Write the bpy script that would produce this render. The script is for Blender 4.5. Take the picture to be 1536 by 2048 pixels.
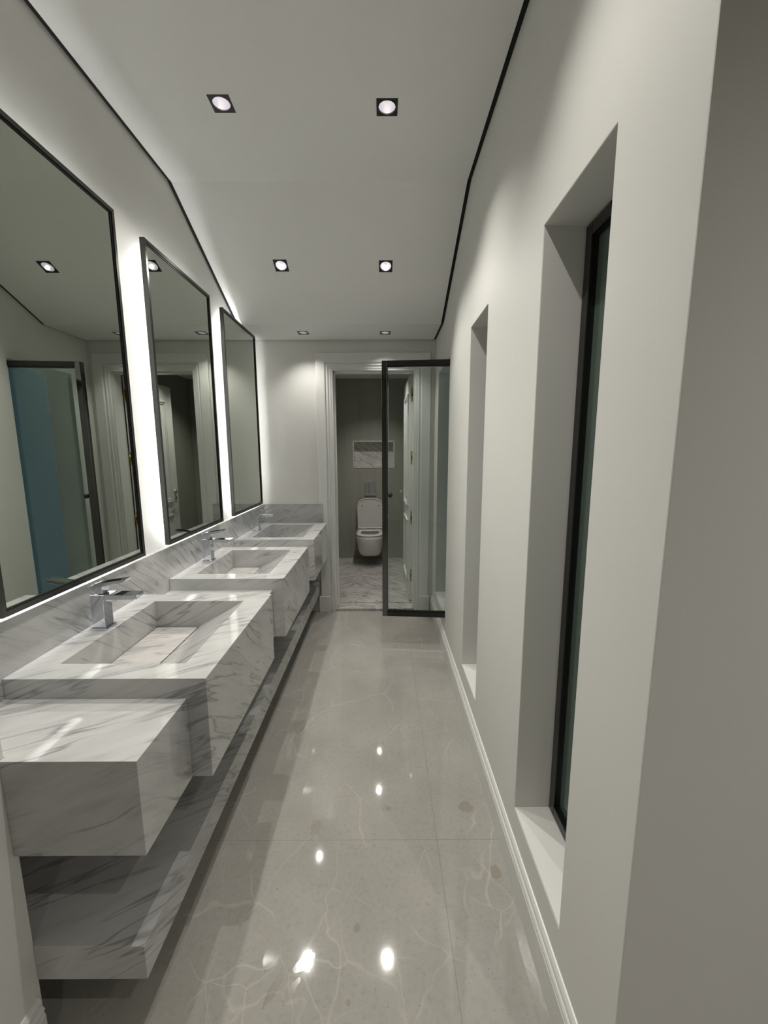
import bpy, bmesh, math, random
from mathutils import Vector, Matrix, Quaternion

random.seed(7)
for o in list(bpy.data.objects):
    bpy.data.objects.remove(o, do_unlink=True)
SC = bpy.context.scene
COL = SC.collection
R = math.radians

# ------------------------------------------------------------------ camera
PITCH, YAW, ROLL, FPX = 8.584, 0.112, -0.177, 811.9
a_, b_, r_ = R(PITCH), R(YAW), R(ROLL)
Fv = Vector((math.sin(b_) * math.cos(a_), math.cos(b_) * math.cos(a_), -math.sin(a_)))
Rv0 = Vector((math.cos(b_), -math.sin(b_), 0.0))
Uv0 = Rv0.cross(Fv)
Rv = Rv0 * math.cos(r_) + Uv0 * math.sin(r_)
Uv = -Rv0 * math.sin(r_) + Uv0 * math.cos(r_)
cd = bpy.data.cameras.new('camera')
cam = bpy.data.objects.new('camera', cd)
COL.objects.link(cam)
cam.matrix_world = Matrix(((Rv.x, Uv.x, -Fv.x, 0.0), (Rv.y, Uv.y, -Fv.y, 0.0),
                           (Rv.z, Uv.z, -Fv.z, 1.5), (0, 0, 0, 1)))
cd.sensor_fit = 'VERTICAL'
cd.sensor_height = 24.0
cd.sensor_width = 18.0
cd.lens = FPX / 2048.0 * 24.0
cd.clip_start = 0.02
cd.clip_end = 100
SC.camera = cam

# ------------------------------------------------------------------ light levels
SC.view_settings.view_transform = 'Standard'
SC.view_settings.look = 'None'
SC.view_settings.gamma = 1.0
SC.view_settings.use_curve_mapping = False
SC.view_settings.exposure = 0.47
SPOT_W = 29.0          # downlights over the corridor, also scales the added fill behind the camera
SPOT_TOILET_W = 26.0
LED_STRENGTH = 19.0
LAMP_FACE = 30.0
DUSK = (0.032, 0.055, 0.068)

w = bpy.data.worlds.new('dusk')
SC.world = w
w.use_nodes = True
w.node_tree.nodes['Background'].inputs[0].default_value = (*DUSK, 1)
w.node_tree.nodes['Background'].inputs[1].default_value = 1.0


# ------------------------------------------------------------------ materials
def mat(name):
    m = bpy.data.materials.new(name)
    m.use_nodes = True
    nt = m.node_tree
    b = nt.nodes['Principled BSDF']
    return m, nt, b


def N(nt, typ, **kw):
    n = nt.nodes.new(typ)
    for k, v in kw.items():
        if k in n.inputs:
            n.inputs[k].default_value = v
        else:
            setattr(n, k, v)
    return n


def simple(name, col, rough=0.5, metal=0.0, spec=0.5, noise=0.0, scale=30, coat=0.0):
    m, nt, b = mat(name)
    b.inputs['Base Color'].default_value = (*col, 1)
    b.inputs['Roughness'].default_value = rough
    b.inputs['Metallic'].default_value = metal
    b.inputs['Specular IOR Level'].default_value = spec
    b.inputs['Coat Weight'].default_value = coat
    if noise:
        g = N(nt, 'ShaderNodeNewGeometry')
        n = N(nt, 'ShaderNodeTexNoise', Scale=float(scale), Detail=4.0)
        nt.links.new(g.outputs['Position'], n.inputs['Vector'])
        mx = N(nt, 'ShaderNodeMix', data_type='RGBA')
        mx.inputs[6].default_value = (*[c * (1 - noise) for c in col], 1)
        mx.inputs[7].default_value = (*[min(1, c * (1 + noise)) for c in col], 1)
        nt.links.new(n.outputs['Fac'], mx.inputs[0])
        nt.links.new(mx.outputs[2], b.inputs['Base Color'])
    return m


def paint(name, col, rough=0.6):
    m, nt, b = mat(name)
    b.inputs['Roughness'].default_value = rough
    b.inputs['Specular IOR Level'].default_value = 0.3
    g = N(nt, 'ShaderNodeNewGeometry')
    n = N(nt, 'ShaderNodeTexNoise', Scale=3.0, Detail=3.0)
    nt.links.new(g.outputs['Position'], n.inputs['Vector'])
    mx = N(nt, 'ShaderNodeMix', data_type='RGBA')
    mx.inputs[6].default_value = (*[c * .975 for c in col], 1)
    mx.inputs[7].default_value = (*[c * 1.02 for c in col], 1)
    nt.links.new(n.outputs['Fac'], mx.inputs[0])
    nt.links.new(mx.outputs[2], b.inputs['Base Color'])
    n2 = N(nt, 'ShaderNodeTexNoise', Scale=260.0, Detail=2.0)
    nt.links.new(g.outputs['Position'], n2.inputs['Vector'])
    bp = N(nt, 'ShaderNodeBump', Strength=0.06, Distance=0.002)
    nt.links.new(n2.outputs['Fac'], bp.inputs['Height'])
    nt.links.new(bp.outputs['Normal'], b.inputs['Normal'])
    return m


def emis(name, col, strength):
    m, nt, b = mat(name)
    b.inputs['Base Color'].default_value = (0.02, 0.02, 0.02, 1)
    b.inputs['Emission Color'].default_value = (*col, 1)
    b.inputs['Emission Strength'].default_value = strength
    return m


def ramp(nt, stops, interp='LINEAR'):
    r = nt.nodes.new('ShaderNodeValToRGB')
    r.color_ramp.interpolation = interp
    el = r.color_ramp.elements
    while len(el) > 1:
        el.remove(el[-1])
    el[0].position = stops[0][0]
    el[0].color = (*stops[0][1], 1) if isinstance(stops[0][1], tuple) else (stops[0][1],) * 3 + (1,)
    for p, c in stops[1:]:
        e = el.new(p)
        e.color = (*c, 1) if isinstance(c, tuple) else (c, c, c, 1)
    return r


def vmath(nt, op, a, b=None):
    n = N(nt, 'ShaderNodeVectorMath', operation=op)
    for i, v in enumerate((a, b)):
        if v is None:
            continue
        if hasattr(v, 'links'):
            nt.links.new(v, n.inputs[i])
        else:
            n.inputs[i].default_value = v
    return n.outputs['Value'] if op in ('DOT_PRODUCT', 'LENGTH') else n.outputs['Vector']


def math_(nt, op, a, b=None, clamp=False):
    n = N(nt, 'ShaderNodeMath', operation=op)
    n.use_clamp = clamp
    for i, v in enumerate((a, b)):
        if v is None:
            continue
        if hasattr(v, 'links'):
            nt.links.new(v, n.inputs[i])
        else:
            n.inputs[i].default_value = v
    return n.outputs[0]


def mixc(nt, fac, a, b):
    mx = N(nt, 'ShaderNodeMix', data_type='RGBA')
    if hasattr(fac, 'links'):
        nt.links.new(fac, mx.inputs[0])
    else:
        mx.inputs[0].default_value = fac
    for i, v in ((6, a), (7, b)):
        if hasattr(v, 'links'):
            nt.links.new(v, mx.inputs[i])
        else:
            mx.inputs[i].default_value = (*v, 1)
    return mx.outputs[2]


def marble(name, base, dark, normal=(-.45, .75, 1.0), rough=0.07, fine=1.0, fold=None, strong=1.0):
    """white-grey carrara: veins are thin sheets across 'normal', warped by noise"""
    m, nt, b = mat(name)
    g = N(nt, 'ShaderNodeNewGeometry')
    pos = g.outputs['Position']
    if fold is not None:                       # book-matched slabs
        s = N(nt, 'ShaderNodeSeparateXYZ')
        nt.links.new(pos, s.inputs[0])
        ax = math_(nt, 'ABSOLUTE', math_(nt, 'SUBTRACT', s.outputs[0], fold))
        c = N(nt, 'ShaderNodeCombineXYZ')
        nt.links.new(ax, c.inputs[0])
        nt.links.new(s.outputs[1], c.inputs[1])
        nt.links.new(s.outputs[2], c.inputs[2])
        pos = c.outputs[0]
    nrm = Vector(normal).normalized()
    t1 = nrm.orthogonal().normalized()
    t2 = nrm.cross(t1).normalized()
    # warp
    wn = N(nt, 'ShaderNodeTexNoise', Scale=3.2, Detail=3.0)
    nt.links.new(pos, wn.inputs['Vector'])
    wv = vmath(nt, 'SUBTRACT', wn.outputs['Color'], (.5, .5, .5))
    wv = vmath(nt, 'MULTIPLY', wv, (.04, .04, .04))
    wp = vmath(nt, 'ADD', pos, wv)
    d0 = vmath(nt, 'DOT_PRODUCT', wp, tuple(nrm))
    d1 = vmath(nt, 'DOT_PRODUCT', wp, tuple(t1))
    d2 = vmath(nt, 'DOT_PRODUCT', wp, tuple(t2))

    def sheet(fn, ft, off, detail=3.0):
        c = N(nt, 'ShaderNodeCombineXYZ')
        nt.links.new(math_(nt, 'MULTIPLY', d0, fn), c.inputs[0])
        nt.links.new(math_(nt, 'MULTIPLY', d1, ft), c.inputs[1])
        nt.links.new(math_(nt, 'MULTIPLY', d2, ft), c.inputs[2])
        v = vmath(nt, 'ADD', c.outputs[0], (off, off * .7, off * 1.3))
        n = N(nt, 'ShaderNodeTexNoise', Scale=1.0, Detail=detail, Roughness=.55)
        nt.links.new(v, n.inputs['Vector'])
        return n.outputs['Fac']
    # cloudy bands
    cloud = sheet(16 * fine, 3.4 * fine, 3.1, 6.0)
    rc = ramp(nt, [(.30, 1.0), (.48, .35), (.62, 0.0)])
    nt.links.new(cloud, rc.inputs[0])
    # fine streaks
    st = sheet(55 * fine, 6.5 * fine, 9.7, 4.0)
    rs = ramp(nt, [(.30, 1.0), (.42, .25), (.52, 0.0)])
    nt.links.new(st, rs.inputs[0])
    # sharp veins
    ve = sheet(24 * fine, 1.9 * fine, 5.3, 2.5)
    vr = math_(nt, 'ABSOLUTE', math_(nt, 'SUBTRACT', ve, .5))
    rv = ramp(nt, [(0.0, 1.0), (.010, .6), (.030, 0.0)])
    nt.links.new(vr, rv.inputs[0])
    mk = N(nt, 'ShaderNodeTexNoise', Scale=5.0, Detail=2.0)
    nt.links.new(pos, mk.inputs['Vector'])
    rm = ramp(nt, [(.38, 0.0), (.54, 1.0)])
    nt.links.new(mk.outputs['Fac'], rm.inputs[0])
    vein = math_(nt, 'MULTIPLY', rv.outputs[0], rm.outputs[0])
    grey = tuple(b0 * .62 + d0_ * .38 for b0, d0_ in zip(base, dark))
    c = mixc(nt, math_(nt, 'MULTIPLY', rc.outputs[0], .62 * strong, True), base, grey)
    c = mixc(nt, math_(nt, 'MULTIPLY', rs.outputs[0], .55 * strong, True), c, grey)
    c = mixc(nt, math_(nt, 'MULTIPLY', vein, .58 * strong, True), c, dark)
    nt.links.new(c, b.inputs['Base Color'])
    b.inputs['Roughness'].default_value = rough
    b.inputs['Specular IOR Level'].default_value = 0.5
    return m


def floor_stone():
    m, nt, b = mat('polished limestone')
    g = N(nt, 'ShaderNodeNewGeometry')
    pos = g.outputs['Position']
    s = N(nt, 'ShaderNodeSeparateXYZ')
    nt.links.new(pos, s.inputs[0])
    X, Y = s.outputs[0], s.outputs[1]
    base = (.40, .375, .335)
    # broad clouds
    n1 = N(nt, 'ShaderNodeTexNoise', Scale=2.4, Detail=6.0, Roughness=.6)
    nt.links.new(pos, n1.inputs['Vector'])
    r1 = ramp(nt, [(.3, 0.0), (.7, 1.0)])
    nt.links.new(n1.outputs['Fac'], r1.inputs[0])
    c = mixc(nt, r1.outputs[0], (.30, .287, .26), (.375, .358, .328))
    # mottling
    n2 = N(nt, 'ShaderNodeTexNoise', Scale=60.0, Detail=6.0, Roughness=.72)
    nt.links.new(pos, n2.inputs['Vector'])
    r2 = ramp(nt, [(.34, 1.0), (.46, .2), (.55, 0.0)])
    nt.links.new(n2.outputs['Fac'], r2.inputs[0])
    c = mixc(nt, math_(nt, 'MULTIPLY', r2.outputs[0], .34), c, (.22, .205, .175))
    # dark specks in patches
    n3 = N(nt, 'ShaderNodeTexNoise', Scale=90.0, Detail=3.0, Roughness=.6)
    nt.links.new(pos, n3.inputs['Vector'])
    r3 = ramp(nt, [(.27, 1.0), (.35, 0.0)])
    nt.links.new(n3.outputs['Fac'], r3.inputs[0])
    c = mixc(nt, math_(nt, 'MULTIPLY', r3.outputs[0], .5), c, (.13, .12, .10))

    # thin pale fossil veins
    def cracks(scale, off, width, thr, amt, c):
        wn = N(nt, 'ShaderNodeTexNoise', Scale=2.5, Detail=3.0)
        nt.links.new(vmath(nt, 'ADD', pos, (off, off, 0)), wn.inputs['Vector'])
        wv = vmath(nt, 'MULTIPLY', vmath(nt, 'SUBTRACT', wn.outputs['Color'], (.5, .5, .5)), (.28, .28, 0))
        p = vmath(nt, 'ADD', vmath(nt, 'MULTIPLY', pos, (1, .62, 0)), wv)
        p = vmath(nt, 'ADD', p, (off, off * .5, 0))
        v = N(nt, 'ShaderNodeTexVoronoi', Scale=scale, feature='DISTANCE_TO_EDGE')
        nt.links.new(p, v.inputs['Vector'])
        r = ramp(nt, [(0.0, 1.0), (width * .5, .7), (width, 0.0)])
        nt.links.new(v.outputs['Distance'], r.inputs[0])
        mk = N(nt, 'ShaderNodeTexNoise', Scale=2.7, Detail=2.0)
        nt.links.new(vmath(nt, 'ADD', pos, (off * 3, 1, 2)), mk.inputs['Vector'])
        rm = ramp(nt, [(thr, 0.0), (thr + .1, 1.0)])
        nt.links.new(mk.outputs['Fac'], rm.inputs[0])
        f = math_(nt, 'MULTIPLY', math_(nt, 'MULTIPLY', r.outputs[0], rm.outputs[0]), amt)
        return mixc(nt, f, c, (.60, .575, .53))
    c = cracks(2.6, 1.7, .011, .50, .22, c)
    c = cracks(4.3, 6.1, .011, .48, .20, c)
    c = cracks(6.1, 11.3, .012, .52, .25, c)

    # footprints / dried stains (their own shape)
    sn = N(nt, 'ShaderNodeTexNoise', Scale=22.0, Detail=4.0, Roughness=.7)
    nt.links.new(pos, sn.inputs['Vector'])
    total = None
    for (sx, sy, rx, ry, ang) in [(-.277, 1.42, .020, .055, 0), (-.235, .995, .045, .022, 50), (-.262, .93, .012, .045, -30),
                                  (-.315, .93, .012, .055, -25), (.0, 1.52, .03, .02, 0), (.40, 1.25, .02, .03, 0),
                                  (-.09, 1.08, .01, .015, 0), (.35, 1.52, .04, .03, 0), (-.10, .90, .01, .01, 0)]:
        ca, sa = math.cos(R(ang)), math.sin(R(ang))
        dx = math_(nt, 'SUBTRACT', X, sx)
        dy = math_(nt, 'SUBTRACT', Y, sy)
        u = math_(nt, 'ADD', math_(nt, 'MULTIPLY', dx, ca / rx), math_(nt, 'MULTIPLY', dy, sa / rx))
        v = math_(nt, 'ADD', math_(nt, 'MULTIPLY', dx, -sa / ry), math_(nt, 'MULTIPLY', dy, ca / ry))
        q = math_(nt, 'ADD', math_(nt, 'MULTIPLY', u, u), math_(nt, 'MULTIPLY', v, v))
        q = math_(nt, 'ADD', q, math_(nt, 'MULTIPLY', math_(nt, 'SUBTRACT', sn.outputs['Fac'], .5), 4.5))
        f = math_(nt, 'LESS_THAN', q, .75)
        total = f if total is None else math_(nt, 'MAXIMUM', total, f)
    c = mixc(nt, math_(nt, 'MULTIPLY', total, .42), c, (.20, .17, .12))

    # joints between the slabs
    def line(coord, at, half):
        return math_(nt, 'LESS_THAN', math_(nt, 'ABSOLUTE', math_(nt, 'SUBTRACT', coord, at)), half)
    j = line(X, .205, .0012)
    for t in (line(Y, 1.374, .0012), line(X, -1.0, .0012), line(Y, -1.03, .0012), line(X, 1.4, .0012)):
        j = math_(nt, 'MAXIMUM', j, t)
    c = mixc(nt, math_(nt, 'MULTIPLY', j, .75), c, (.16, .14, .12))
    nt.links.new(c, b.inputs['Base Color'])
    rr = math_(nt, 'ADD', math_(nt, 'MULTIPLY', j, .4), .045)
    rr = math_(nt, 'ADD', rr, math_(nt, 'MULTIPLY', total, .05))
    nt.links.new(rr, b.inputs['Roughness'])
    b.inputs['Specular IOR Level'].default_value = 0.55
    n4 = N(nt, 'ShaderNodeTexNoise', Scale=60.0, Detail=2.0)
    nt.links.new(pos, n4.inputs['Vector'])
    bp = N(nt, 'ShaderNodeBump', Strength=0.02, Distance=0.001)
    nt.links.new(n4.outputs['Fac'], bp.inputs['Height'])
    nt.links.new(bp.outputs['Normal'], b.inputs['Normal'])
    return m


def toilet_tile():
    m, nt, b = mat('taupe wall tile')
    g = N(nt, 'ShaderNodeNewGeometry')
    pos = g.outputs['Position']
    p = vmath(nt, 'MULTIPLY', pos, (7, 7, .9))
    n = N(nt, 'ShaderNodeTexNoise', Scale=1.0, Detail=5.0, Roughness=.6)
    nt.links.new(p, n.inputs['Vector'])
    c = mixc(nt, n.outputs['Fac'], (.215, .215, .182), (.34, .34, .30))
    s = N(nt, 'ShaderNodeSeparateXYZ')
    nt.links.new(pos, s.inputs[0])
    j = None
    for z in (.03, .86, 1.69):
        t = math_(nt, 'LESS_THAN', math_(nt, 'ABSOLUTE', math_(nt, 'SUBTRACT', s.outputs[2], z)), .0018)
        j = t if j is None else math_(nt, 'MAXIMUM', j, t)
    for x in (-.12,):
        t = math_(nt, 'LESS_THAN', math_(nt, 'ABSOLUTE', math_(nt, 'SUBTRACT', s.outputs[0], x)), .0012)
        j = math_(nt, 'MAXIMUM', j, t)
    c = mixc(nt, math_(nt, 'MULTIPLY', j, .5), c, (.10, .095, .08))
    nt.links.new(c, b.inputs['Base Color'])
    b.inputs['Roughness'].default_value = .28
    return m


def glass_mat(name, tint, refl=1.0, rough=0.0, body=None):
    m = bpy.data.materials.new(name)
    m.use_nodes = True
    nt = m.node_tree
    nt.nodes.clear()
    out = N(nt, 'ShaderNodeOutputMaterial')
    t = N(nt, 'ShaderNodeBsdfTransparent')
    t.inputs[0].default_value = (*tint, 1)
    gl = N(nt, 'ShaderNodeBsdfGlossy')
    gl.inputs['Roughness'].default_value = rough
    gl.inputs['Color'].default_value = (.9, 1, .97, 1)
    fr = N(nt, 'ShaderNodeFresnel')
    fr.inputs[0].default_value = 1.5
    mx = N(nt, 'ShaderNodeMixShader')
    nt.links.new(math_(nt, 'MULTIPLY', fr.outputs[0], refl, True), mx.inputs[0])
    src = t.outputs[0]
    if body:                                   # slightly milky, coloured pane
        df = N(nt, 'ShaderNodeBsdfDiffuse')
        df.inputs[0].default_value = (*body, 1)
        m2 = N(nt, 'ShaderNodeMixShader')
        m2.inputs[0].default_value = .65
        nt.links.new(t.outputs[0], m2.inputs[1])
        nt.links.new(df.outputs[0], m2.inputs[2])
        src = m2.outputs[0]
    nt.links.new(src, mx.inputs[1])
    nt.links.new(gl.outputs[0], mx.inputs[2])
    nt.links.new(mx.outputs[0], out.inputs[0])
    return m


M = {}
M['wall'] = paint('warm white wall paint', (.69, .685, .655))
M['ceil'] = paint('white ceiling paint', (.78, .78, .765))
M['trimw'] = simple('white satin lacquer', (.70, .70, .68), .32, noise=.015, scale=8)
M['gap'] = simple('matte black channel', (.004, .004, .004), .8)
M['marble'] = marble('carrara marble', (.50, .50, .49), (.10, .105, .11))
M['marble_floor'] = marble('bookmatched grey marble', (.47, .45, .43), (.06, .055, .05), normal=(.62, .80, .1), fold=-.30, rough=.12, strong=1.7, fine=1.5)
M['marble_niche'] = marble('white marble with dark flecks', (.60, .60, .57), (.05, .05, .045), normal=(.6, .2, 1), strong=1.3, fine=1.8)
M['floor'] = floor_stone()
M['tile'] = toilet_tile()
M['chrome'] = simple('polished chrome', (.66, .69, .74), .04, 1.0)
M['frame'] = simple('brushed graphite frame', (.085, .083, .078), .22, .85)
M['black'] = simple('gloss black aluminium', (.012, .012, .011), .22, 0.2)
M['blackchrome'] = simple('black chrome stile', (.15, .15, .145), .04, 1.0)
M['mirror'] = simple('silvered mirror glass', (.56, .60, .545), .0, 1.0)
M['glass'] = glass_mat('green tinted window glass', (.935, .97, .955), 1.0)
M['glassdark'] = glass_mat('dark green window glass', (.62, .74, .66), 1.0, .15, (.12, .165, .14))
M['ceramic'] = simple('white ceramic', (.66, .64, .62), .08, coat=.3)
M['plastic'] = simple('white toilet seat plastic', (.55, .54, .52), .2)
M['rubber'] = simple('grey rubber', (.20, .20, .19), .6)
M['dark'] = simple('black void plastic', (.008, .008, .008), .35)
M['nickel'] = simple('satin nickel', (.80, .74, .60), .3, 1.0)
M['brass'] = simple('brass', (.62, .46, .17), .25, 1.0)
M['black_plate'] = simple('black downlight plate', (.008, .008, .008), .45)
M['reflector'] = simple('silver reflector', (.78, .77, .85), .32, .9)
M['lamp'] = emis('downlight led', (1.0, .93, .80), LAMP_FACE)
M['lampdim'] = emis('dim downlight led', (1.0, .93, .82), LAMP_FACE * .5)
M['led'] = emis('led tape', (1.0, 1.0, .98), LED_STRENGTH)


# ------------------------------------------------------------------ mesh helpers
class MB:
    def __init__(s):
        s.v, s.f, s.mi, s.smooth = [], [], [], []

    def add(s, vs, fs, mi=0, sm=False):
        n = len(s.v)
        s.v += [tuple(v) for v in vs]
        for f in fs:
            s.f.append([i + n for i in f])
            s.mi.append(mi)
            s.smooth.append(sm)
        return s

    def box(s, x0, x1, y0, y1, z0, z1, mi=0, bev=0.0):
        if x0 > x1: x0, x1 = x1, x0
        if y0 > y1: y0, y1 = y1, y0
        if z0 > z1: z0, z1 = z1, z0
        if bev <= 0:
            vs = [(x0, y0, z0), (x1, y0, z0), (x1, y1, z0), (x0, y1, z0), (x0, y0, z1), (x1, y0, z1), (x1, y1, z1), (x0, y1, z1)]
            return s.add(vs, [(0, 3, 2, 1), (4, 5, 6, 7), (0, 1, 5, 4), (1, 2, 6, 5), (2, 3, 7, 6), (3, 0, 4, 7)], mi)
        bm = bmesh.new()
        bmesh.ops.create_cube(bm, size=1)
        for v in bm.verts:
            v.co = Vector(((x0 + x1) / 2 + v.co.x * (x1 - x0), (y0 + y1) / 2 + v.co.y * (y1 - y0), (z0 + z1) / 2 + v.co.z * (z1 - z0)))
        bmesh.ops.bevel(bm, geom=bm.edges[:], offset=bev, segments=2, affect='EDGES', profile=.5)
        return s.frombm(bm, mi)

    def frombm(s, bm, mi=0, sm=False):
        bm.verts.ensure_lookup_table()
        idx = {v: i for i, v in enumerate(bm.verts)}
        s.add([v.co[:] for v in bm.verts], [[idx[v] for v in f.verts] for f in bm.faces], mi, sm)
        bm.free()
        return s

    def poly(s, pts, mi=0):
        return s.add(pts, [list(range(len(pts)))], mi)

    def prism(s, prof, axis, a, b, mi=0):
        """prof: list of 2-D points in the two other axes (in xyz order), extruded along axis from a to b"""
        def P(u, v, t):
            return {'x': (t, u, v), 'y': (u, t, v), 'z': (u, v, t)}[axis]
        n = len(prof)
        vs = [P(u, v, a) for u, v in prof] + [P(u, v, b) for u, v in prof]
        fs = [(i, (i + 1) % n, n + (i + 1) % n, n + i) for i in range(n)] + [tuple(range(n))[::-1], tuple(range(n, 2 * n))]
        return s.add(vs, fs, mi)

    def lathe(s, prof, c, axis='z', seg=40, mi=0, sm=True, close=False):
        """prof: (r, h) points"""
        c = Vector(c)
        vs, fs = [], []
        for r, h in prof:
            for k in range(seg):
                t = 2 * math.pi * k / seg
                a, b = r * math.cos(t), r * math.sin(t)
                vs.append(c + Vector({'z': (a, b, h), 'y': (a, h, b), 'x': (h, a, b)}[axis]))
        for i in range(len(prof) - 1):
            for k in range(seg):
                k2 = (k + 1) % seg
                fs.append((i * seg + k, i * seg + k2, (i + 1) * seg + k2, (i + 1) * seg + k))
        s.add(vs, fs, mi, sm)
        if close:
            s.add([vs[k] for k in range(seg)], [tuple(range(seg))], mi)
            s.add([vs[(len(prof) - 1) * seg + k] for k in range(seg)], [tuple(range(seg))], mi)
        return s

    def loft(s, rings, mi=0, sm=True, cap0=True, cap1=True, closed=True):
        n = len(rings[0])
        vs = [p for r in rings for p in r]
        fs = []
        for i in range(len(rings) - 1):
            for k in range(n):
                k2 = (k + 1) % n
                fs.append((i * n + k, i * n + k2, (i + 1) * n + k2, (i + 1) * n + k))
        s.add(vs, fs, mi, sm)
        if cap0: s.add(rings[0], [tuple(range(n))[::-1]], mi)
        if cap1: s.add(rings[-1], [tuple(range(n))], mi)
        return s


def tag(o, label=None, cat=None, group=None, kind=None):
    if label: o['label'] = label
    if cat: o['category'] = cat
    if group: o['group'] = group
    if kind: o['kind'] = kind
    return o


def empty(name, loc, rotz=0.0):
    o = bpy.data.objects.new(name, None)
    o.empty_display_size = .05
    COL.objects.link(o)
    o.location = loc
    o.rotation_euler = (0, 0, rotz)
    return o


def obj(name, mb, mats, parent=None, local=False, bev=0.0, origin=None, bevf=None):
    """mesh built in world coordinates unless local"""
    if not isinstance(mats, (list, tuple)): mats = [mats]
    me = bpy.data.meshes.new(name)
    off = Vector((0, 0, 0))
    if not local:
        if parent is not None:
            p = parent
            while p is not None:
                off += Vector(p.location)
                p = p.parent
        if origin is not None:
            off += Vector(origin)
    me.from_pydata([tuple(Vector(v) - off) for v in mb.v], [], mb.f)
    for m in mats: me.materials.append(m)
    for p, mi, sm in zip(me.polygons, mb.mi, mb.smooth):
        p.material_index = mi
        p.use_smooth = sm
    bm = bmesh.new()
    bm.from_mesh(me)
    bmesh.ops.remove_doubles(bm, verts=bm.verts, dist=1e-6)
    bmesh.ops.recalc_face_normals(bm, faces=bm.faces)
    if bev > 0:
        es = [e for e in bm.edges if len(e.link_faces) == 2 and e.calc_face_angle() > R(25) and (bevf is None or bevf(e))]
        bmesh.ops.bevel(bm, geom=es, offset=bev, segments=2, affect='EDGES', profile=.5)
    bm.to_mesh(me)
    bm.free()
    o = bpy.data.objects.new(name, me)
    COL.objects.link(o)
    if parent is not None:
        o.parent = parent
    elif origin is not None:
        o.location = origin
    return o


def copy_tree(root, loc, label):
    def rec(o, par):
        c = o.copy()
        COL.objects.link(c)
        c.parent = par
        for ch in [x for x in KIDS.get(o.name, [])]:
            rec(ch, c)
        return c
    KIDS = {}
    for o in bpy.data.objects:
        if o.parent: KIDS.setdefault(o.parent.name, []).append(o)
    c = rec(root, None)
    c.location = loc
    c['label'] = label
    return c


def wall_with_holes(mb, axis, p0, p1, u0, u1, z0, z1, holes, mi=0):
    """solid slab between planes axis=p0 and axis=p1, spanning u0..u1 and z0..z1; holes [(ua,ub,za,zb)]"""
    us = sorted({u0, u1, *[h[0] for h in holes], *[h[1] for h in holes]})
    zs = sorted({z0, z1, *[h[2] for h in holes], *[h[3] for h in holes]})

    def P(p, u, z):
        return (p, u, z) if axis == 'x' else (u, p, z)

    def solid(i, j):
        if i < 0 or j < 0 or i >= len(us) - 1 or j >= len(zs) - 1: return False
        uc, zc = (us[i] + us[i + 1]) / 2, (zs[j] + zs[j + 1]) / 2
        return not any(h[0] < uc < h[1] and h[2] < zc < h[3] for h in holes)
    for i in range(len(us) - 1):
        for j in range(len(zs) - 1):
            if not solid(i, j): continue
            ua, ub, za, zb = us[i], us[i + 1], zs[j], zs[j + 1]
            for p in (p0, p1):
                mb.poly([P(p, ua, za), P(p, ub, za), P(p, ub, zb), P(p, ua, zb)], mi)
            if not solid(i - 1, j): mb.poly([P(p0, ua, za), P(p1, ua, za), P(p1, ua, zb), P(p0, ua, zb)], mi)
            if not solid(i + 1, j): mb.poly([P(p0, ub, za), P(p1, ub, za), P(p1, ub, zb), P(p0, ub, zb)], mi)
            if not solid(i, j - 1): mb.poly([P(p0, ua, za), P(p1, ua, za), P(p1, ub, za), P(p0, ub, za)], mi)
            if not solid(i, j + 1): mb.poly([P(p0, ua, zb), P(p1, ua, zb), P(p1, ub, zb), P(p0, ub, zb)], mi)
    return mb


def struct(name, mb, m, parent=None, bev=0.0, bevf=None):
    o = obj(name, mb, m, parent, bev=bev, bevf=bevf)
    if parent is None: o['kind'] = 'structure'
    return o


# ------------------------------------------------------------------ measures
XR, XL, XBS = .457, -1.100, -1.067       # right wall, mirror wall, face of the backsplash
YB, YB2 = 3.665, 3.835                   # end wall front / toilet-room side
YR = .642                                # where the right wall turns away
XS, YS = -.866, .833                     # short left wall before the vanity recess
ZC1, YK1, YK2, ZC2 = 2.865, 2.311, 3.213, 2.437
YT, XT0, XT1, ZT, ZTF = 5.483, -.615, .446, 2.43, .03
HI = 3.05


def ceil_z(y):
    if y <= YK1: return ZC1
    if y >= YK2: return ZC2
    return ZC1 + (ZC2 - ZC1) * (y - YK1) / (YK2 - YK1)


SLOPE = math.atan2(ZC1 - ZC2, YK2 - YK1)

# ------------------------------------------------------------------ structure
mb = MB()
mb.box(-1.25, 2.5, -2.8, YB, -.12, 0)
struct('floor', mb, M['floor'])

# mirror wall and the short wall before it
mb = MB()
mb.box(XL - .15, XL, YS, YB2, 0, HI)
struct('wall_left', mb, M['wall'])
mb = MB()
mb.box(XS - .40, XS, -2.8, YS, 0, HI)
struct('wall_front_left', mb, M['wall'], bev=.002)

# right wall with the three tall recessed windows
W = [(.890, 1.253), (1.868, 2.217), (2.876, 3.449)]
WZ0, WZ1 = .259, 2.127
mb = MB()
wall_with_holes(mb, 'x', XR, .67, YR, YB2, 0, HI, [(a, b, WZ0, WZ1) for a, b in W])
struct('wall_right', mb, M['wall'], bev=.0025, bevf=lambda e: all(v.co.x < .46 for v in e.verts))
mb = MB()
mb.box(.67, 2.3, YR, YR + .16, 0, HI)
struct('wall_front_right', mb, M['wall'])
mb = MB()
mb.box(2.3, 2.45, -2.8, YR + .16, 0, HI)
struct('wall_far_right', mb, M['wall'])
mb = MB()
mb.box(-1.25, 2.45, -2.95, -2.8, 0, HI)
struct('wall_rear', mb, M['wall'])

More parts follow.
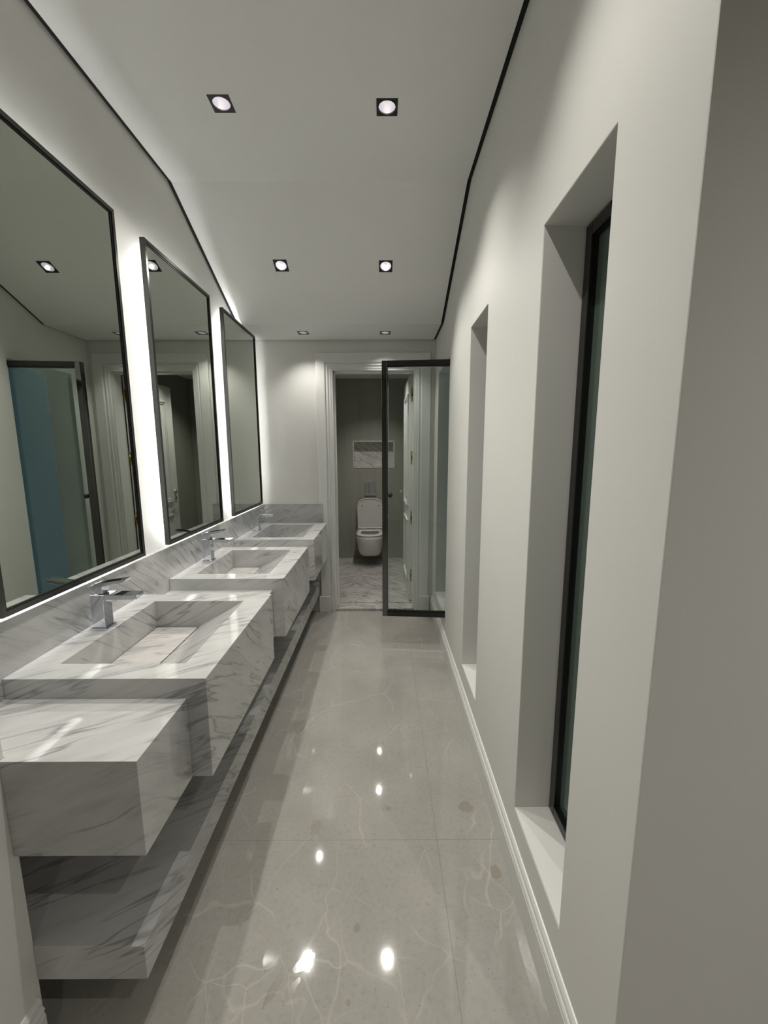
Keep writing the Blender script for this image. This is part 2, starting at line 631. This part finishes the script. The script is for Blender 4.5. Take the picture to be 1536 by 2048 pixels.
# end wall with the doorway
DX0, DX1, DZ = -.437, .272, 2.189
mb = MB()
wall_with_holes(mb, 'y', YB, YB2, XL, XR, 0, HI, [(DX0 - .02, DX1 + .02, -.001, DZ + .02)])
struct('wall_back', mb, M['wall'])

# toilet room shell
mb = MB(); mb.box(XT0 - .15, XT0, YB2, YT + .15, 0, 2.7); struct('wall_toilet_left', mb, M['tile'])
mb = MB(); mb.box(XT1, XT1 + .15, YB2, YT + .15, 0, 2.7); struct('wall_toilet_right', mb, M['tile'])
NX0, NX1, NZ0, NZ1 = -.390, .142, 1.285, 1.621
mb = MB()
wall_with_holes(mb, 'y', YT, YT + .15, XT0, XT1, 0, 2.7, [(NX0, NX1, NZ0, NZ1)])
struct('wall_toilet_back', mb, M['tile'])
mb = MB(); mb.box(XT0 - .1, XT1 + .1, YB2 - .03, YT + .1, -.12, ZTF); struct('floor_toilet', mb, M['marble_floor'])
mb = MB(); mb.box(DX0 - .015, DX1 + .035, YB - .004, YB2 - .03, -.05, ZTF - .004, bev=.003)
struct('trim_6', mb, M['marble_floor'])

# marble lined niche (frame, sides, back)
mb = MB()
t_ = .014
mb.box(NX0 - t_, NX1 + t_, YT - .004, YT + .10, NZ1 - t_ * .4, NZ1 + t_)
mb.box(NX0 - t_, NX1 + t_, YT - .004, YT + .10, NZ0 - t_, NZ0 + t_ * .4)
mb.box(NX0 - t_, NX0 + t_ * .4, YT - .004, YT + .10, NZ0, NZ1)
mb.box(NX1 - t_ * .4, NX1 + t_, YT - .004, YT + .10, NZ0, NZ1)
mb.box(NX0 - t_, NX1 + t_, YT + .10, YT + .12, NZ0 - t_, NZ1 + t_)
struct('trim_7', mb, M['marble_niche'])

# downlight positions: (x, y)
SP = .085
LX0, LX1 = -.637, .021
LIGHTS = [(LX0, 1.838), (LX1, 1.856), (LX0, 2.757), (LX1, 2.763), (LX0, 3.436), (LX1, 3.441), (LX0, .92), (LX1, .92), (.95, -.30), (LX1, -1.2), (1.7, -.30)]  # last three are added behind the camera to brighten the near walls
HOLE = .034


def ceiling():
    mb = MB()
    cs = math.cos(SLOPE)
    G = .020
    holes = []
    for x, y in LIGHTS:
        hy = SP / 2 * (cs if YK1 < y < YK2 else 1.0)
        holes.append((x - SP / 2, x + SP / 2, y - hy, y + hy))
    ys = {-2.8, YK1, YK2, YB - G, YR, YS}
    for h in holes: ys |= {h[2], h[3]}
    ys = sorted(ys)
    for a, b in zip(ys[:-1], ys[1:]):
        c = (a + b) / 2
        x0 = XS + G if c < YS else XL + G
        x1 = 2.3 if c < YR else XR - G
        xs = sorted({x0, x1, *[h[0] for h in holes], *[h[1] for h in holes]})
        xs = [x for x in xs if x0 <= x <= x1]
        for p, q in zip(xs[:-1], xs[1:]):
            m_ = (p + q) / 2
            if any(h[0] < m_ < h[1] and h[2] < c < h[3] for h in holes): continue
            mb.poly([(p, a, ceil_z(a)), (q, a, ceil_z(a)), (q, b, ceil_z(b)), (p, b, ceil_z(b))])
    # turned-up edges along the shadow gap
    path = [YS, YK1, YK2, YB - G]
    for a, b in zip(path[:-1], path[1:]):
        x = XL + G
        mb.poly([(x, a, ceil_z(a)), (x, b, ceil_z(b)), (x, b, ceil_z(b) + .04), (x, a, ceil_z(a) + .04)])
    path = [YR, YK1, YK2, YB - G]
    for a, b in zip(path[:-1], path[1:]):
        x = XR - G
        mb.poly([(x, a, ceil_z(a)), (x, b, ceil_z(b)), (x, b, ceil_z(b) + .04), (x, a, ceil_z(a) + .04)])
    mb.poly([(XL + G, YB - G, ZC2), (XR - G, YB - G, ZC2), (XR - G, YB - G, ZC2 + .04), (XL + G, YB - G, ZC2 + .04)])
    return mb


struct('ceiling', ceiling(), M['ceil'])
# the slab above, closes everything
mb = MB(); mb.box(-1.3, 2.5, -3.0, YB2, HI, HI + .1); struct('ceiling_slab', mb, M['gap'])


# black shadow-gap channels
def gap_run(x0, x1, path, name):
    mb = MB()
    for a, b in zip(path[:-1], path[1:]):
        za, zb = ceil_z(a), ceil_z(b)
        for off0, off1 in ((.007, .03),):
            vs = [(x0, a, za + off0), (x1, a, za + off0), (x1, b, zb + off0), (x0, b, zb + off0),
                  (x0, a, za + off1), (x1, a, za + off1), (x1, b, zb + off1), (x0, b, zb + off1)]
            mb.add(vs, [(0, 1, 2, 3), (4, 5, 6, 7), (0, 1, 5, 4), (1, 2, 6, 5), (2, 3, 7, 6), (3, 0, 4, 7)])
    return struct(name, mb, M['gap'])


gap_run(XL, XL + .020, [YS, YK1, YK2, YB], 'trim_1')
gap_run(XR - .020, XR, [YR, YK1, YK2, YB], 'trim_2')
mb = MB(); mb.box(XL + .020, XR - .020, YB - .019, YB, ZC2 + .007, ZC2 + .03); struct('trim_3', mb, M['gap'])
mb = MB(); mb.box(XS, XS + .020, -2.8, YS, ZC1 + .007, ZC1 + .03); struct('trim_4', mb, M['gap'])

# toilet ceiling with a vent opening line
mb = MB(); mb.box(XT0, XT1, YB2, YT, ZT, ZT + .05); struct('ceiling_toilet', mb, M['ceil'])

# ---- baseboards: profile (distance from wall, z)
BP = [(0, 0), (.016, 0), (.016, .105), (.0135, .110), (.0135, .118), (.016, .122), (.013, .128), (.0095, .131), (.0095, .138), (.011, .142), (.009, .148), (.004, .156), (0, .157)]
mb = MB(); mb.prism([(XR - d, z) for d, z in BP], 'y', YR, YB); struct('baseboard_right', mb, M['trimw'])
mb = MB(); mb.prism([(XS + d, z) for d, z in BP], 'y', -2.8, YS - .012); struct('baseboard_left', mb, M['trimw'])
mb = MB(); mb.prism([(YR - d, z) for d, z in BP], 'x', XR, 2.3); struct('baseboard_front_right', mb, M['trimw'])

# ---- door casing swept round the doorway, plus lining
CW = .144
prof = [(0, 0), (0, .022), (.004, .025), (.076, .025), (.080, .022), (.081, .012), (.090, .012), (.096, .0175), (.104, .0175), (.107, .009), (.128, .008),
        (.131, .004), (.144, .003), (.144, 0)]


def casing():
    mb = MB()
    x0, x1, zt = DX0 - CW, DX1 + CW, DZ + CW
    n = len(prof)
    rings = []
    for (px, pz, sx, sz) in ((x0, 0.0, 1, 0), (x0, zt, 1, -1), (x1, zt, -1, -1), (x1, 0.0, -1, 0)):
        rings.append([(px + sx * u, YB - v, pz + sz * u) for u, v in prof])
    mb.loft(rings, sm=False)
    # lining of the opening
    mb.box(DX0 - .02, DX0, YB - .002, YB2 + .004, 0, DZ)
    mb.box(DX1, DX1 + .02, YB - .002, YB2 - .05, 0, DZ)
    mb.box(DX0 - .02, DX1 + .02, YB - .002, YB2 + .004, DZ, DZ + .02)
    # stop bead
    mb.box(DX0, DX0 + .014, YB + .03, YB + .10, ZTF, DZ)
    mb.box(DX0, DX1, YB + .03, YB + .10, DZ - .014, DZ)
    return mb


dr = empty('door_1', ((DX0 + DX1) / 2, YB, 0))
dr['kind'] = 'structure'
obj('door_casing', casing(), M['trimw'], dr)
for xa, xb in ((-.600, -.497), (.333, .426)):
    mb = MB(); mb.box(xa, xb, YB - .034, YB, 0, .155, bev=.003)
    obj('plinth_block', mb, M['trimw'], dr)
mb = MB(); mb.box(DX0 + .0005, DX0 + .004, YB + .105, YB + .13, .93, 1.09); mb.box(DX0 + .0005, DX0 + .005, YB + .112, YB + .124, .98, 1.02)
obj('strike_plate', mb, M['frame'], dr)


# ------------------------------------------------------------------ toilet door leaf
def door_leaf():
    hx, hy = .289, YB2 + .012
    root = empty('door_leaf', (hx, hy, 0), R(1.2))
    # local: x from -.040 (face seen from the corridor) to 0, y from 0 to width
    Wd, T, Z0, Z1 = .735, .040, ZTF + .008, 2.185
    mb = MB()
    mb.box(-T, 0, 0, Wd, Z0, Z1, bev=.002)
    leaf = obj('door_panel', mb, M['trimw'], root, local=True)
    for (za, zb) in ((.95, 2.03), (.20, .82)):
        mb = MB()
        ya, yb = .12, Wd - .12
        for k, (ins, w_, h_) in enumerate(((0, .020, .012), (.030, .010, .007))):
            a, b, c, d = ya + ins, yb - ins, za + ins, zb - ins
            for s_, x in ((-1, -T), (1, 0)):
                x1 = x + s_ * h_
                mb.box(x, x1, a, a + w_, c, d, bev=.002)
                mb.box(x, x1, b - w_, b, c, d, bev=.002)
                mb.box(x, x1, a, b, c, c + w_, bev=.002)
                mb.box(x, x1, a, b, d - w_, d, bev=.002)
        obj('panel_moulding', mb, M['trimw'], root, local=True)
    # lever handle
    mb = MB()
    mb.lathe([(.0, .0), (.024, .0), (.024, .008), (.010, .010), (.008, .045), (0, .045)], (0, 0, 0), 'x', 24)
    v = [(-T - p[0], Wd - .06 + p[1], 1.06 + p[2]) for p in mb.v]
    mb.v = v
    mb.box(-T - .052, -T - .038, Wd - .185, Wd - .05, 1.052, 1.068, bev=.004)
    h = obj('door_handle', mb, M['nickel'], root, local=True)
    mb = MB()
    mb.lathe([(.0, .0), (.022, .0), (.022, .007), (0, .008)], (0, 0, 0), 'x', 24)
    mb.v = [(-T - p[0], Wd - .06 + p[1], .985 + p[2]) for p in mb.v]
    mb.box(-T - .010, -T - .007, Wd - .063, Wd - .057, .978, .992)
    obj('lock_rose', mb, M['chrome'], root, local=True)
    for z in (2.01, 1.436, .865, .293):
        mb = MB()
        # rounded brass plate let into the edge that faces the corridor
        ring = []
        for sgn, cz in ((1, z + .052), (-1, z - .052)):
            for k in range(9):
                t = math.pi * k / 8 if sgn > 0 else math.pi + math.pi * k / 8
                ring.append((-.018 + .011 * math.cos(t), cz + .011 * math.sin(t)))
        mb.prism([(x, zz) for x, zz in ring], 'y', -.0025, .001)
        mb.lathe([(0, -.035), (.006, -.035), (.006, .035), (0, .035)], (-.006, -.006, z), 'z', 16)
        mb.box(-.024, -.014, -.004, -.002, z - .018, z + .014, mi=1)
        obj('hinge', mb, [M['brass'], M['dark']], root, local=True)
    return tag(root, 'white panelled door standing open into the toilet room, brass hinges and chrome lever', 'door')


door_leaf()


# ------------------------------------------------------------------ windows
def casement(name, width, z0, z1, loc, rotz, gm, label, knob=True, stile_m=None, bar=.036, depth=.045):
    """hinge edge at local x=0 .. width along +x, thickness along y (0..depth)"""
    root = empty(name, loc, rotz)
    b = bar
    stile_m = stile_m or M['black']
    mb = MB(); mb.box(0, b, 0, depth, z0, z1, bev=.002); mb.box(b, b + .006, .010, depth - .010, z0 + b, z1 - b)
    obj('stile', mb, M['black'], root, local=True)
    mb = MB(); mb.box(width - b, width, 0, depth, z0, z1, bev=.002); mb.box(width - b - .006, width - b, .010, depth - .010, z0 + b, z1 - b)
    obj('stile', mb, stile_m, root, local=True)
    for za, zb, la, lb in ((z0, z0 + b, z0 + b, z0 + b + .006), (z1 - b, z1, z1 - b - .006, z1 - b)):
        mb = MB(); mb.box(b, width - b, 0, depth, za, zb, bev=.002); mb.box(b, width - b, .010, depth - .010, la, lb)
        obj('rail', mb, M['black'], root, local=True)
    mb = MB(); mb.box(b - .004, width - b + .004, depth / 2 - .004, depth / 2 + .004, z0 + b - .004, z1 - b + .004)
    obj('pane', mb, gm, root, local=True)
    if knob:
        kx = width - b - .022
        mb = MB()
        mb.lathe([(0, -.034), (.010, -.034), (.0155, -.029), (.0155, .0), (.0155, .023), (.010, .028), (0, .028)], (kx, depth / 2, (z0 + z1) / 2 - .008), 'y', 20)
        obj('knob', mb, M['dark'], root, local=True)
    return tag(root, label, 'window')


zk0, zk1 = WZ0 + .006, WZ1 - .006
# nearest window, closed
wn = casement('casement_window', W[0][1] - W[0][0] - .004, zk0, zk1, (.576 + .045, W[0][0] + .002, 0), R(90), M['glassdark'],
              'closed black framed dark glass window deep in the recess nearest the camera', knob=False)
casement('casement_window', W[1][1] - W[1][0] - .004, zk0, zk1, (.576 + .045, W[1][0] + .002, 0), R(90), M['glassdark'],
         'closed black framed window hidden deep in the middle recess of the right wall', knob=False)
# farthest window leaf, swung into the corridor
ang = math.atan2(2.955 - 2.905, -.004 - .572)
casement('casement_window', .578, .268, 2.112, (.572, 2.905, 0), ang, M['glass'],
         'open glass casement with thin black frame swung out into the corridor before the doorway', stile_m=M['blackchrome'])

# painted sills
for i, (a, b) in enumerate(W):
    mb = MB(); mb.box(XR + .001, .669, a + .0005, b - .0005, WZ0, WZ0 + .004)
    struct('window_%d' % (i + 1), mb, M['wall'])


# ------------------------------------------------------------------ downlights
def downlight(x, y, power, lampmat, label, group, zc=None, slope=True, size=SP, spot=True, angle=112, blend=1.0):
    z = ceil_z(y) if zc is None else zc
    root = empty('recessed_downlight', (x, y, z))
    if slope and zc is None and YK1 < y < YK2:
        root.rotation_euler = (-SLOPE, 0, 0)
    h = size / 2
    # plate with round hole: outer square to circle
    seg = 48
    mb = MB()
    outer, inner, inner2 = [], [], []
    for k in range(seg):
        t = 2 * math.pi * k / seg
        c, s_ = math.cos(t), math.sin(t)
        m_ = max(abs(c), abs(s_))
        outer.append((h * c / m_, h * s_ / m_))
        inner.append((HOLE * c, HOLE * s_))
    vs = [(a, b, -.0015) for a, b in outer] + [(a, b, -.0015) for a, b in inner] + [(a, b, .012) for a, b in outer] + [(a, b, .004) for a, b in inner]
    fs = []
    for k in range(seg):
        k2 = (k + 1) % seg
        fs += [(k, k2, seg + k2, seg + k), (k, 2 * seg + k, 2 * seg + k2, k2), (seg + k, seg + k2, 3 * seg + k2, 3 * seg + k)]
    mb.add(vs, fs)
    obj('trim_plate', mb, M['black_plate'], root, local=True)
    mb = MB()
    mb.lathe([(HOLE, .003), (HOLE * .97, .012), (HOLE * .90, .024), (HOLE * .78, .036), (HOLE * .60, .046), (.012, .052)], (0, 0, 0), 'z', 36)
    obj('reflector', mb, M['reflector'], root, local=True)
    mb = MB()
    mb.lathe([(.0, .050), (.006, .0495), (.0125, .051)], (0, 0, 0), 'z', 24)
    obj('lamp', mb, lampmat, root, local=True)
    if spot:
        ld = bpy.data.lights.new('downlight_beam', 'SPOT')
        ld.energy = power
        ld.spot_size = R(angle)
        ld.spot_blend = blend
        ld.shadow_soft_size = .012
        ld.color = (1.0, .965, .90)
        lo = bpy.data.objects.new('light_beam', ld)
        COL.objects.link(lo)
        lo.parent = root
        lo.location = (0, 0, -.006)
    return tag(root, label, 'ceiling light', group)


G1 = 'square black downlights in the ceiling'
LAB = ['square black downlight in the high ceiling, nearest on the mirror side',
       'square black downlight in the high ceiling, nearest on the window side',
       'square black downlight glaring from the sloped ceiling on the mirror side',
       'square black downlight glaring from the sloped ceiling on the window side',
       'small square downlight at the far low ceiling, left of the doorway centre',
       'small square downlight at the far low ceiling, above the open casement']
POWER = {4: .45, 5: .45, 8: 1.3, 9: .8, 10: 1.1}
for i, (x, y) in enumerate(LIGHTS):
    lab = LAB[i] if i < 6 else 'square black downlight out of the picture, overhead or added as fill behind the camera'
    downlight(x, y, SPOT_W * POWER.get(i, 1.0), M['lamp'], lab, G1)
for y in (4.2, 4.82):
    downlight(-.06, y, SPOT_TOILET_W, M['lampdim'], 'small square downlight inside the toilet room above the doorway head', 'toilet room downlights', zc=ZT - .013, size=.07)

# ceiling vent in the toilet room
mb = MB()
mb.box(-.156, .10, 4.98, 5.24, ZT - .010, ZT - .001, bev=.003)
v_ = tag(obj('ceiling_vent', mb, M['trimw'], None, origin=None), 'flat white rectangular vent on the toilet room ceiling', 'vent')
mb = MB()
for k in range(7):
    mb.box(-.135, .08, 5.005 + k * .033, 5.018 + k * .033, ZT - .014, ZT - .008)
obj('slats', mb, M['trimw'], v_)

# ------------------------------------------------------------------ vanity
ZCT, ZLOW, ZBOT = .872, .812, .566
XB, XLO = -.498, -.556
LB = .676
BY = [1.054, 1.951, 2.852]
BX0, BX1 = -.970, -.592


def basin_block():
    y0, y1 = BY[0], BY[0] + LB
    c0, c1 = y0 + .083, y0 + .083 + .513
    root = empty('stone_washbasin', ((XBS + XB) / 2, (y0 + y1) / 2, ZBOT))
    bm = bmesh.new()
    zf = .757
    xs = -.795         # slot edge
    top = {}

    def V(x, y, z): return bm.verts.new((x, y, z))
    o = [V(XBS, y0, ZCT), V(XB, y0, ZCT), V(XB, y1, ZCT), V(XBS, y1, ZCT)]
    b = [V(XBS, y0, ZBOT), V(XB, y0, ZBOT), V(XB, y1, ZBOT), V(XBS, y1, ZBOT)]
    i = [V(BX0, c0, ZCT), V(BX1, c0, ZCT), V(BX1, c1, ZCT), V(BX0, c1, ZCT)]
    for k in range(4):
        k2 = (k + 1) % 4
        bm.faces.new((o[k], o[k2], i[k2], i[k]))
        bm.faces.new((o[k2], o[k], b[k], b[k2]))
    bm.faces.new((b[3], b[2], b[1], b[0]))
    # basin: ramp from the front rim down to the slot, slot, floor under the cover
    rn, rf = V(xs + .010, c0, zf + .004), V(xs + .010, c1, zf + .004)
    sn, sf = V(xs + .010, c0, zf - .05), V(xs + .010, c1, zf - .05)
    ln, lf = V(BX0, c0, zf - .05), V(BX0, c1, zf - .05)
    bm.faces.new((i[1], i[2], rf, rn))
    bm.faces.new((rn, rf, sf, sn))
    bm.faces.new((sn, sf, lf, ln))
    bm.faces.new((ln, lf, i[3], i[0]))
    bm.faces.new((i[0], i[1], rn, sn, ln))
    bm.faces.new((i[3], lf, sf, rf, i[2]))
    mb = MB().frombm(bm)
    obj('basin_body', mb, M['marble'], root, bev=.0012)
    mb = MB()
    mb.box(BX0 + .003, xs, c0 + .002, c1 - .002, zf - .016, zf, bev=.001)
    obj('drain_cover', mb, M['marble_niche_b'], root)
    return tag(root, 'x', 'sink', 'marble washbasins along the mirror wall')


M['marble_niche_b'] = marble('pinkish white marble', (.52, .50, .485), (.14, .125, .125), normal=(-.3, .9, .4), rough=.14, fine=1.4, strong=1.2)
s0 = basin_block()
s0['label'] = 'nearest marble washbasin block, its sloping basin open to the camera'
L0 = Vector(s0.location)
copy_tree(s0, L0 + Vector((0, BY[1] - BY[0], 0)), 'middle marble washbasin block under the second mirror')
copy_tree(s0, L0 + Vector((0, BY[2] - BY[0], 0)), 'farthest marble washbasin block, beside the end wall')

segs = [(YS - .014, BY[0]), (BY[0] + LB, BY[1]), (BY[1] + LB, BY[2]), (BY[2] + LB, YB)]
labs = ['low marble counter block nearest the camera, before the first washbasin', 'low marble counter block between first and middle washbasins',
        'low marble counter block between middle and farthest washbasins', 'low marble counter block between farthest washbasin and end wall']
for (a, b), l in zip(segs, labs):
    mb = MB()
    if a < 1:
        mb.prism([(XBS, YS + .001), (XS + .0005, YS + .001), (XS + .0005, a), (XLO, a), (XLO, b - .0004), (XBS, b - .0004)], 'z', ZBOT, ZLOW)
    else:
        mb.box(XBS, XLO, a + .0004, b - .0004, ZBOT, ZLOW)
    tag(obj('marble_counter', mb, M['marble'], None, bev=.0012, origin=((XBS + XLO) / 2, (a + b) / 2, ZBOT)), l, 'counter', 'low marble counter blocks')

mb = MB(); mb.box(XL + .0005, XBS - .0005, YS + .001, YB - .001, ZBOT, 1.030, bev=.001)
tag(obj('marble_backsplash', mb, M['marble'], None, origin=(XBS, 2.2, ZBOT)), 'long low marble backsplash running under the three mirrors', 'backsplash')
mb = MB(); mb.box(XBS + .0005, -.548, YB - .040, YB - .025, ZLOW + .001, 1.030, bev=.001); mb.box(XBS + .0005, -.60, YB - .026, YB - .001, ZLOW + .001, 1.030)
tag(obj('marble_backsplash', mb, M['marble'], None, origin=(-.8, YB, ZLOW)), 'short marble backsplash on the end wall beside the door casing', 'backsplash')

mb = MB(); mb.prism([(XL + .0005, YS + .001), (XS + .0005, YS + .001), (XS + .0005, YS - .003), (-.592, YS - .003), (-.592, YB - .001), (XL + .0005, YB - .001)], 'z', .197, .295)
tag(obj('marble_shelf', mb, M['marble'], None, bev=.0012, origin=(-.85, 2.2, .197)), 'long thick marble shelf floating just above the floor under the washbasins', 'shelf')


# ------------------------------------------------------------------ faucets
def faucet():
    yc = 1.388
    x0, x1 = -1.031, -.986
    ya, yb = yc - .023, yc + .023
    root = empty('basin_faucet', ((x0 + x1) / 2, yc, ZCT))
    mb = MB(); mb.box(x0 - .006, x1 + .006, ya - .006, yb + .006, ZCT, ZCT + .010, bev=.0015)
    obj('base_plate', mb, M['chrome'], root)
    # column and spout in one bent block
    t, zt = .019, 1.003
    pr_ = [(x0, ZCT + .010), (x1, ZCT + .010), (x1, zt - t - .006), (x1 + .002, zt - t - .002), (x1 + .006, zt - t), (-.885, zt - t + .001), (-.868, zt - .012), (-.868, zt), (x0, zt)]
    mb = MB(); mb.prism(pr_, 'y', ya, yb)
    obj('spout', mb, M['chrome'], root, bev=.0012)
    mb = MB(); mb.lathe([(0, -.006), (.009, -.006), (.010, 0), (.010, .004)], (-.890, yc, zt - t), 'z', 20)
    obj('aerator', mb, M['chrome'], root)
    mb = MB()
    mb.prism([(-1.010, 1.004), (-.988, 1.004), (-.986, 1.036), (-1.026, 1.034), (-1.027, 1.020)], 'y', yc - .019, yc + .019)
    mb.prism([(-1.026, 1.034), (-.986, 1.031), (-.912, 1.046), (-.900, 1.057), (-.902, 1.058), (-1.012, 1.042)], 'y', yc - .019, yc + .019)
    obj('lever_handle', mb, M['chrome'], root, bev=.001)
    return tag(root, 'square chrome basin tap on the nearest washbasin, flat lever on top', 'faucet', 'chrome basin taps')


f0 = faucet()
L0 = Vector(f0.location)
copy_tree(f0, L0 + Vector((0, BY[1] - BY[0], 0)), 'square chrome basin tap on the middle washbasin')
copy_tree(f0, L0 + Vector((0, BY[2] - BY[0], 0)), 'square chrome basin tap on the farthest washbasin')


# ------------------------------------------------------------------ mirrors
def mirror():
    y0, y1, z0, z1 = 1.050, 1.726, 1.051, 2.423
    xf, xb = -1.036, -1.058
    root = empty('framed_mirror', (XL, (y0 + y1) / 2, z0))
    w_ = .015
    mb = MB()
    for a, b, c, d in ((y0, y0 + w_, z0, z1), (y1 - w_, y1, z0, z1)):
        mb.box(xb, xf, a, b, c, d)
    for c, d in ((z0, z0 + w_), (z1 - w_, z1)):
        mb.box(xb, xf, y0 + w_, y1 - w_, c, d)
    obj('frame', mb, M['frame'], root, bev=.0008)
    mb = MB()
    q = .006
    for a, b, c, d in ((y0 + w_, y0 + w_ + q, z0 + w_, z1 - w_), (y1 - w_ - q, y1 - w_, z0 + w_, z1 - w_), (y0 + w_, y1 - w_, z0 + w_, z0 + w_ + q), (y0 + w_, y1 - w_, z1 - w_ - q, z1 - w_)):
        mb.box(xb + .006, xf - .004, a, b, c, d)
    obj('gasket', mb, M['dark'], root)
    mb = MB(); mb.box(xf - .012, xf - .007, y0 + w_, y1 - w_, z0 + w_, z1 - w_)
    obj('mirror_glass', mb, M['mirror'], root)
    mb = MB(); mb.box(xb, xb + .006, y0 + w_, y1 - w_, z0 + w_, z1 - w_)
    # two battens that hold it off the wall
    for z in (z0 + .35, z1 - .35):
        mb.box(XL, xb, y0 + .12, y1 - .12, z - .02, z + .02)
    obj('back_panel', mb, M['frame'], root)
    mb = MB()
    e, q = .050, .004
    for a, b, c, d in ((y0 + e, y0 + e + q, z0 + e, z1 - e), (y1 - e - q, y1 - e, z0 + e, z1 - e), (y0 + e + q, y1 - e - q, z0 + e, z0 + e + q * 4), (y0 + e + q, y1 - e - q, z1 - e - q, z1 - e)):
        mb.box(xb - .014, xb - .001, a, b, c, d)
    obj('led_strip', mb, M['led'], root)
    return tag(root, 'large backlit mirror in thin graphite frame, nearest the camera and cut by the picture edge', 'mirror', 'backlit mirrors over the washbasins')


m0 = mirror()
L0 = Vector(m0.location)
copy_tree(m0, L0 + Vector((0, 1.926 - 1.050, 0)), 'backlit framed mirror over the middle washbasin')
copy_tree(m0, L0 + Vector((0, 2.800 - 1.050, 0)), 'backlit framed mirror over the farthest washbasin, touching the low ceiling')


# ------------------------------------------------------------------ toilet
def dshape(cx, w, yb, yf, z, n=48, p=2.6, back=.35):
    """closed ring: flat back at yb, rounded front at yf"""
    pts = []
    hw = w / 2
    L = yb - yf
    ym = yf + min(L * .62, hw * 1.25)
    for k in range(n + 1):
        t = math.pi * k / n
        c, s_ = math.cos(t), math.sin(t)
        x = hw * math.copysign(abs(c) ** (2 / p), c)
        y = ym - (ym - yf) * abs(s_) ** (2 / p)
        pts.append((cx + x, y, z))
    r = .015
    pts.append((cx - hw, yb - r, z)); pts.append((cx - hw + r, yb, z))
    pts.append((cx + hw - r, yb, z)); pts.append((cx + hw, yb - r, z))
    return pts


def oval(cx, w, ya, yb, z, n=48, p=2.3, tot=53):
    pts = []
    cy, hy = (ya + yb) / 2, (yb - ya) / 2
    for k in range(tot):
        t = 2 * math.pi * k / tot
        c, s_ = math.cos(t), math.sin(t)
        pts.append((cx + w / 2 * math.copysign(abs(c) ** (2 / p), c), cy - hy * math.copysign(abs(s_) ** (2 / p), s_), z))
    return pts


def toilet():
    cx = -.174
    root = empty('wall_hung_toilet', (cx, YT, .15))
    mb = MB()
    secs = [(.150, .205, 5.16), (.153, .235, 5.10), (.165, .262, 5.055), (.20, .287, 5.02), (.26, .312, 4.985), (.33, .334, 4.962), (.39, .348, 4.953), (.428, .352, 4.950), (.432, .346, 4.953)]
    rings = [dshape(cx, w_, YT - .002, yf, z) for z, w_, yf in secs]
    rings.append(dshape(cx, .250, YT - .14, 5.02, .432))
    rings.append(dshape(cx, .230, YT - .15, 5.03, .40))
    rings.append(dshape(cx, .15, YT - .20, 5.12, .30))
    mb.loft(rings)
    obj('toilet_bowl', mb, M['ceramic'], root)
    # seat ring
    mb = MB()
    for za, zb in ((.436, .455),):
        ro0 = dshape(cx, .350, 5.40, 4.952, za); ro1 = dshape(cx, .354, 5.40, 4.948, (za + zb) / 2); ro2 = dshape(cx, .348, 5.40, 4.954, zb)
        inn = lambda z, g: dshape(cx, .225 + g, 5.30, 5.035 - g / 2, z)
        mb.loft([inn(za, 0), ro0, ro1, ro2, inn(zb, .004), inn(za, 0)], cap0=False, cap1=False)
    obj('seat', mb, M['plastic'], root)
    mb = MB()
    for s_ in (-1, 1):
        mb.lathe([(0, -.03), (.013, -.03), (.013, .03), (0, .03)], (cx + s_ * .09, 5.405, .462), 'x', 16)
    mb.box(cx - .15, cx + .15, 5.37, YT - .004, .432, .447, bev=.004)
    obj('hinge', mb, M['plastic'], root)
    # raised lid, inner side to the room
    lid = []
    H_ = .415

    def lring(inset, y, top=0.0):
        out = []
        n = 40
        hw = .176 - inset
        z0, z1 = .458 + inset, .458 + H_ - inset
        zc = z1 - hw * .82
        for k in range(n + 1):
            t = math.pi * k / n
            c, s__ = math.cos(t), math.sin(t)
            out.append((cx + hw * math.copysign(abs(c) ** (2 / 2.9), c), y, zc + (z1 - zc) * abs(s__) ** (2 / 2.9)))
        hb = hw - .006
        out += [(cx - hb, y, z0), (cx + hb, y, z0)]
        return [(p[0], p[1] + (p[2] - .458) * .06, p[2]) for p in out]
    mb = MB()
    yl = 5.392
    mb.loft([lring(.004, yl + .022), lring(0, yl + .016), lring(0, yl + .003), lring(.003, yl), lring(.012, yl), lring(.018, yl + .006), lring(.022, yl + .007)], sm=False)
    obj('lid', mb, M['plastic'], root)
    for s_ in (-1, 1):
        mb = MB(); mb.lathe([(0, -.007), (.007, -.006), (.008, .004)], (cx + s_ * .112, yl + .0265, .775), 'y', 14)
        obj('bumper', mb, M['rubber'], root)
    return tag(root, 'white wall-hung toilet with its lid raised, on the tiled end wall', 'toilet')


toilet()

fx0, fx1, fz0, fz1 = -.251, -.097, .892, 1.090
fr_ = empty('flush_plate', ((fx0 + fx1) / 2, YT, fz0))
mb = MB(); mb.box(fx0, fx1, YT - .012, YT, fz0, fz1, bev=.003); obj('plate', mb, M['chrome'], fr_)
mb = MB(); mb.box(fx0 + .020, fx0 + .058, YT - .018, YT - .011, fz0 + .03, fz1 - .03, bev=.003); obj('button', mb, M['chrome'], fr_)
mb = MB(); mb.box(fx0 + .064, fx1 - .020, YT - .018, YT - .011, fz0 + .03, fz1 - .03, bev=.003); obj('button', mb, M['chrome'], fr_)
tag(fr_, 'rectangular polished chrome flush plate on the wall above the toilet', 'flush plate')
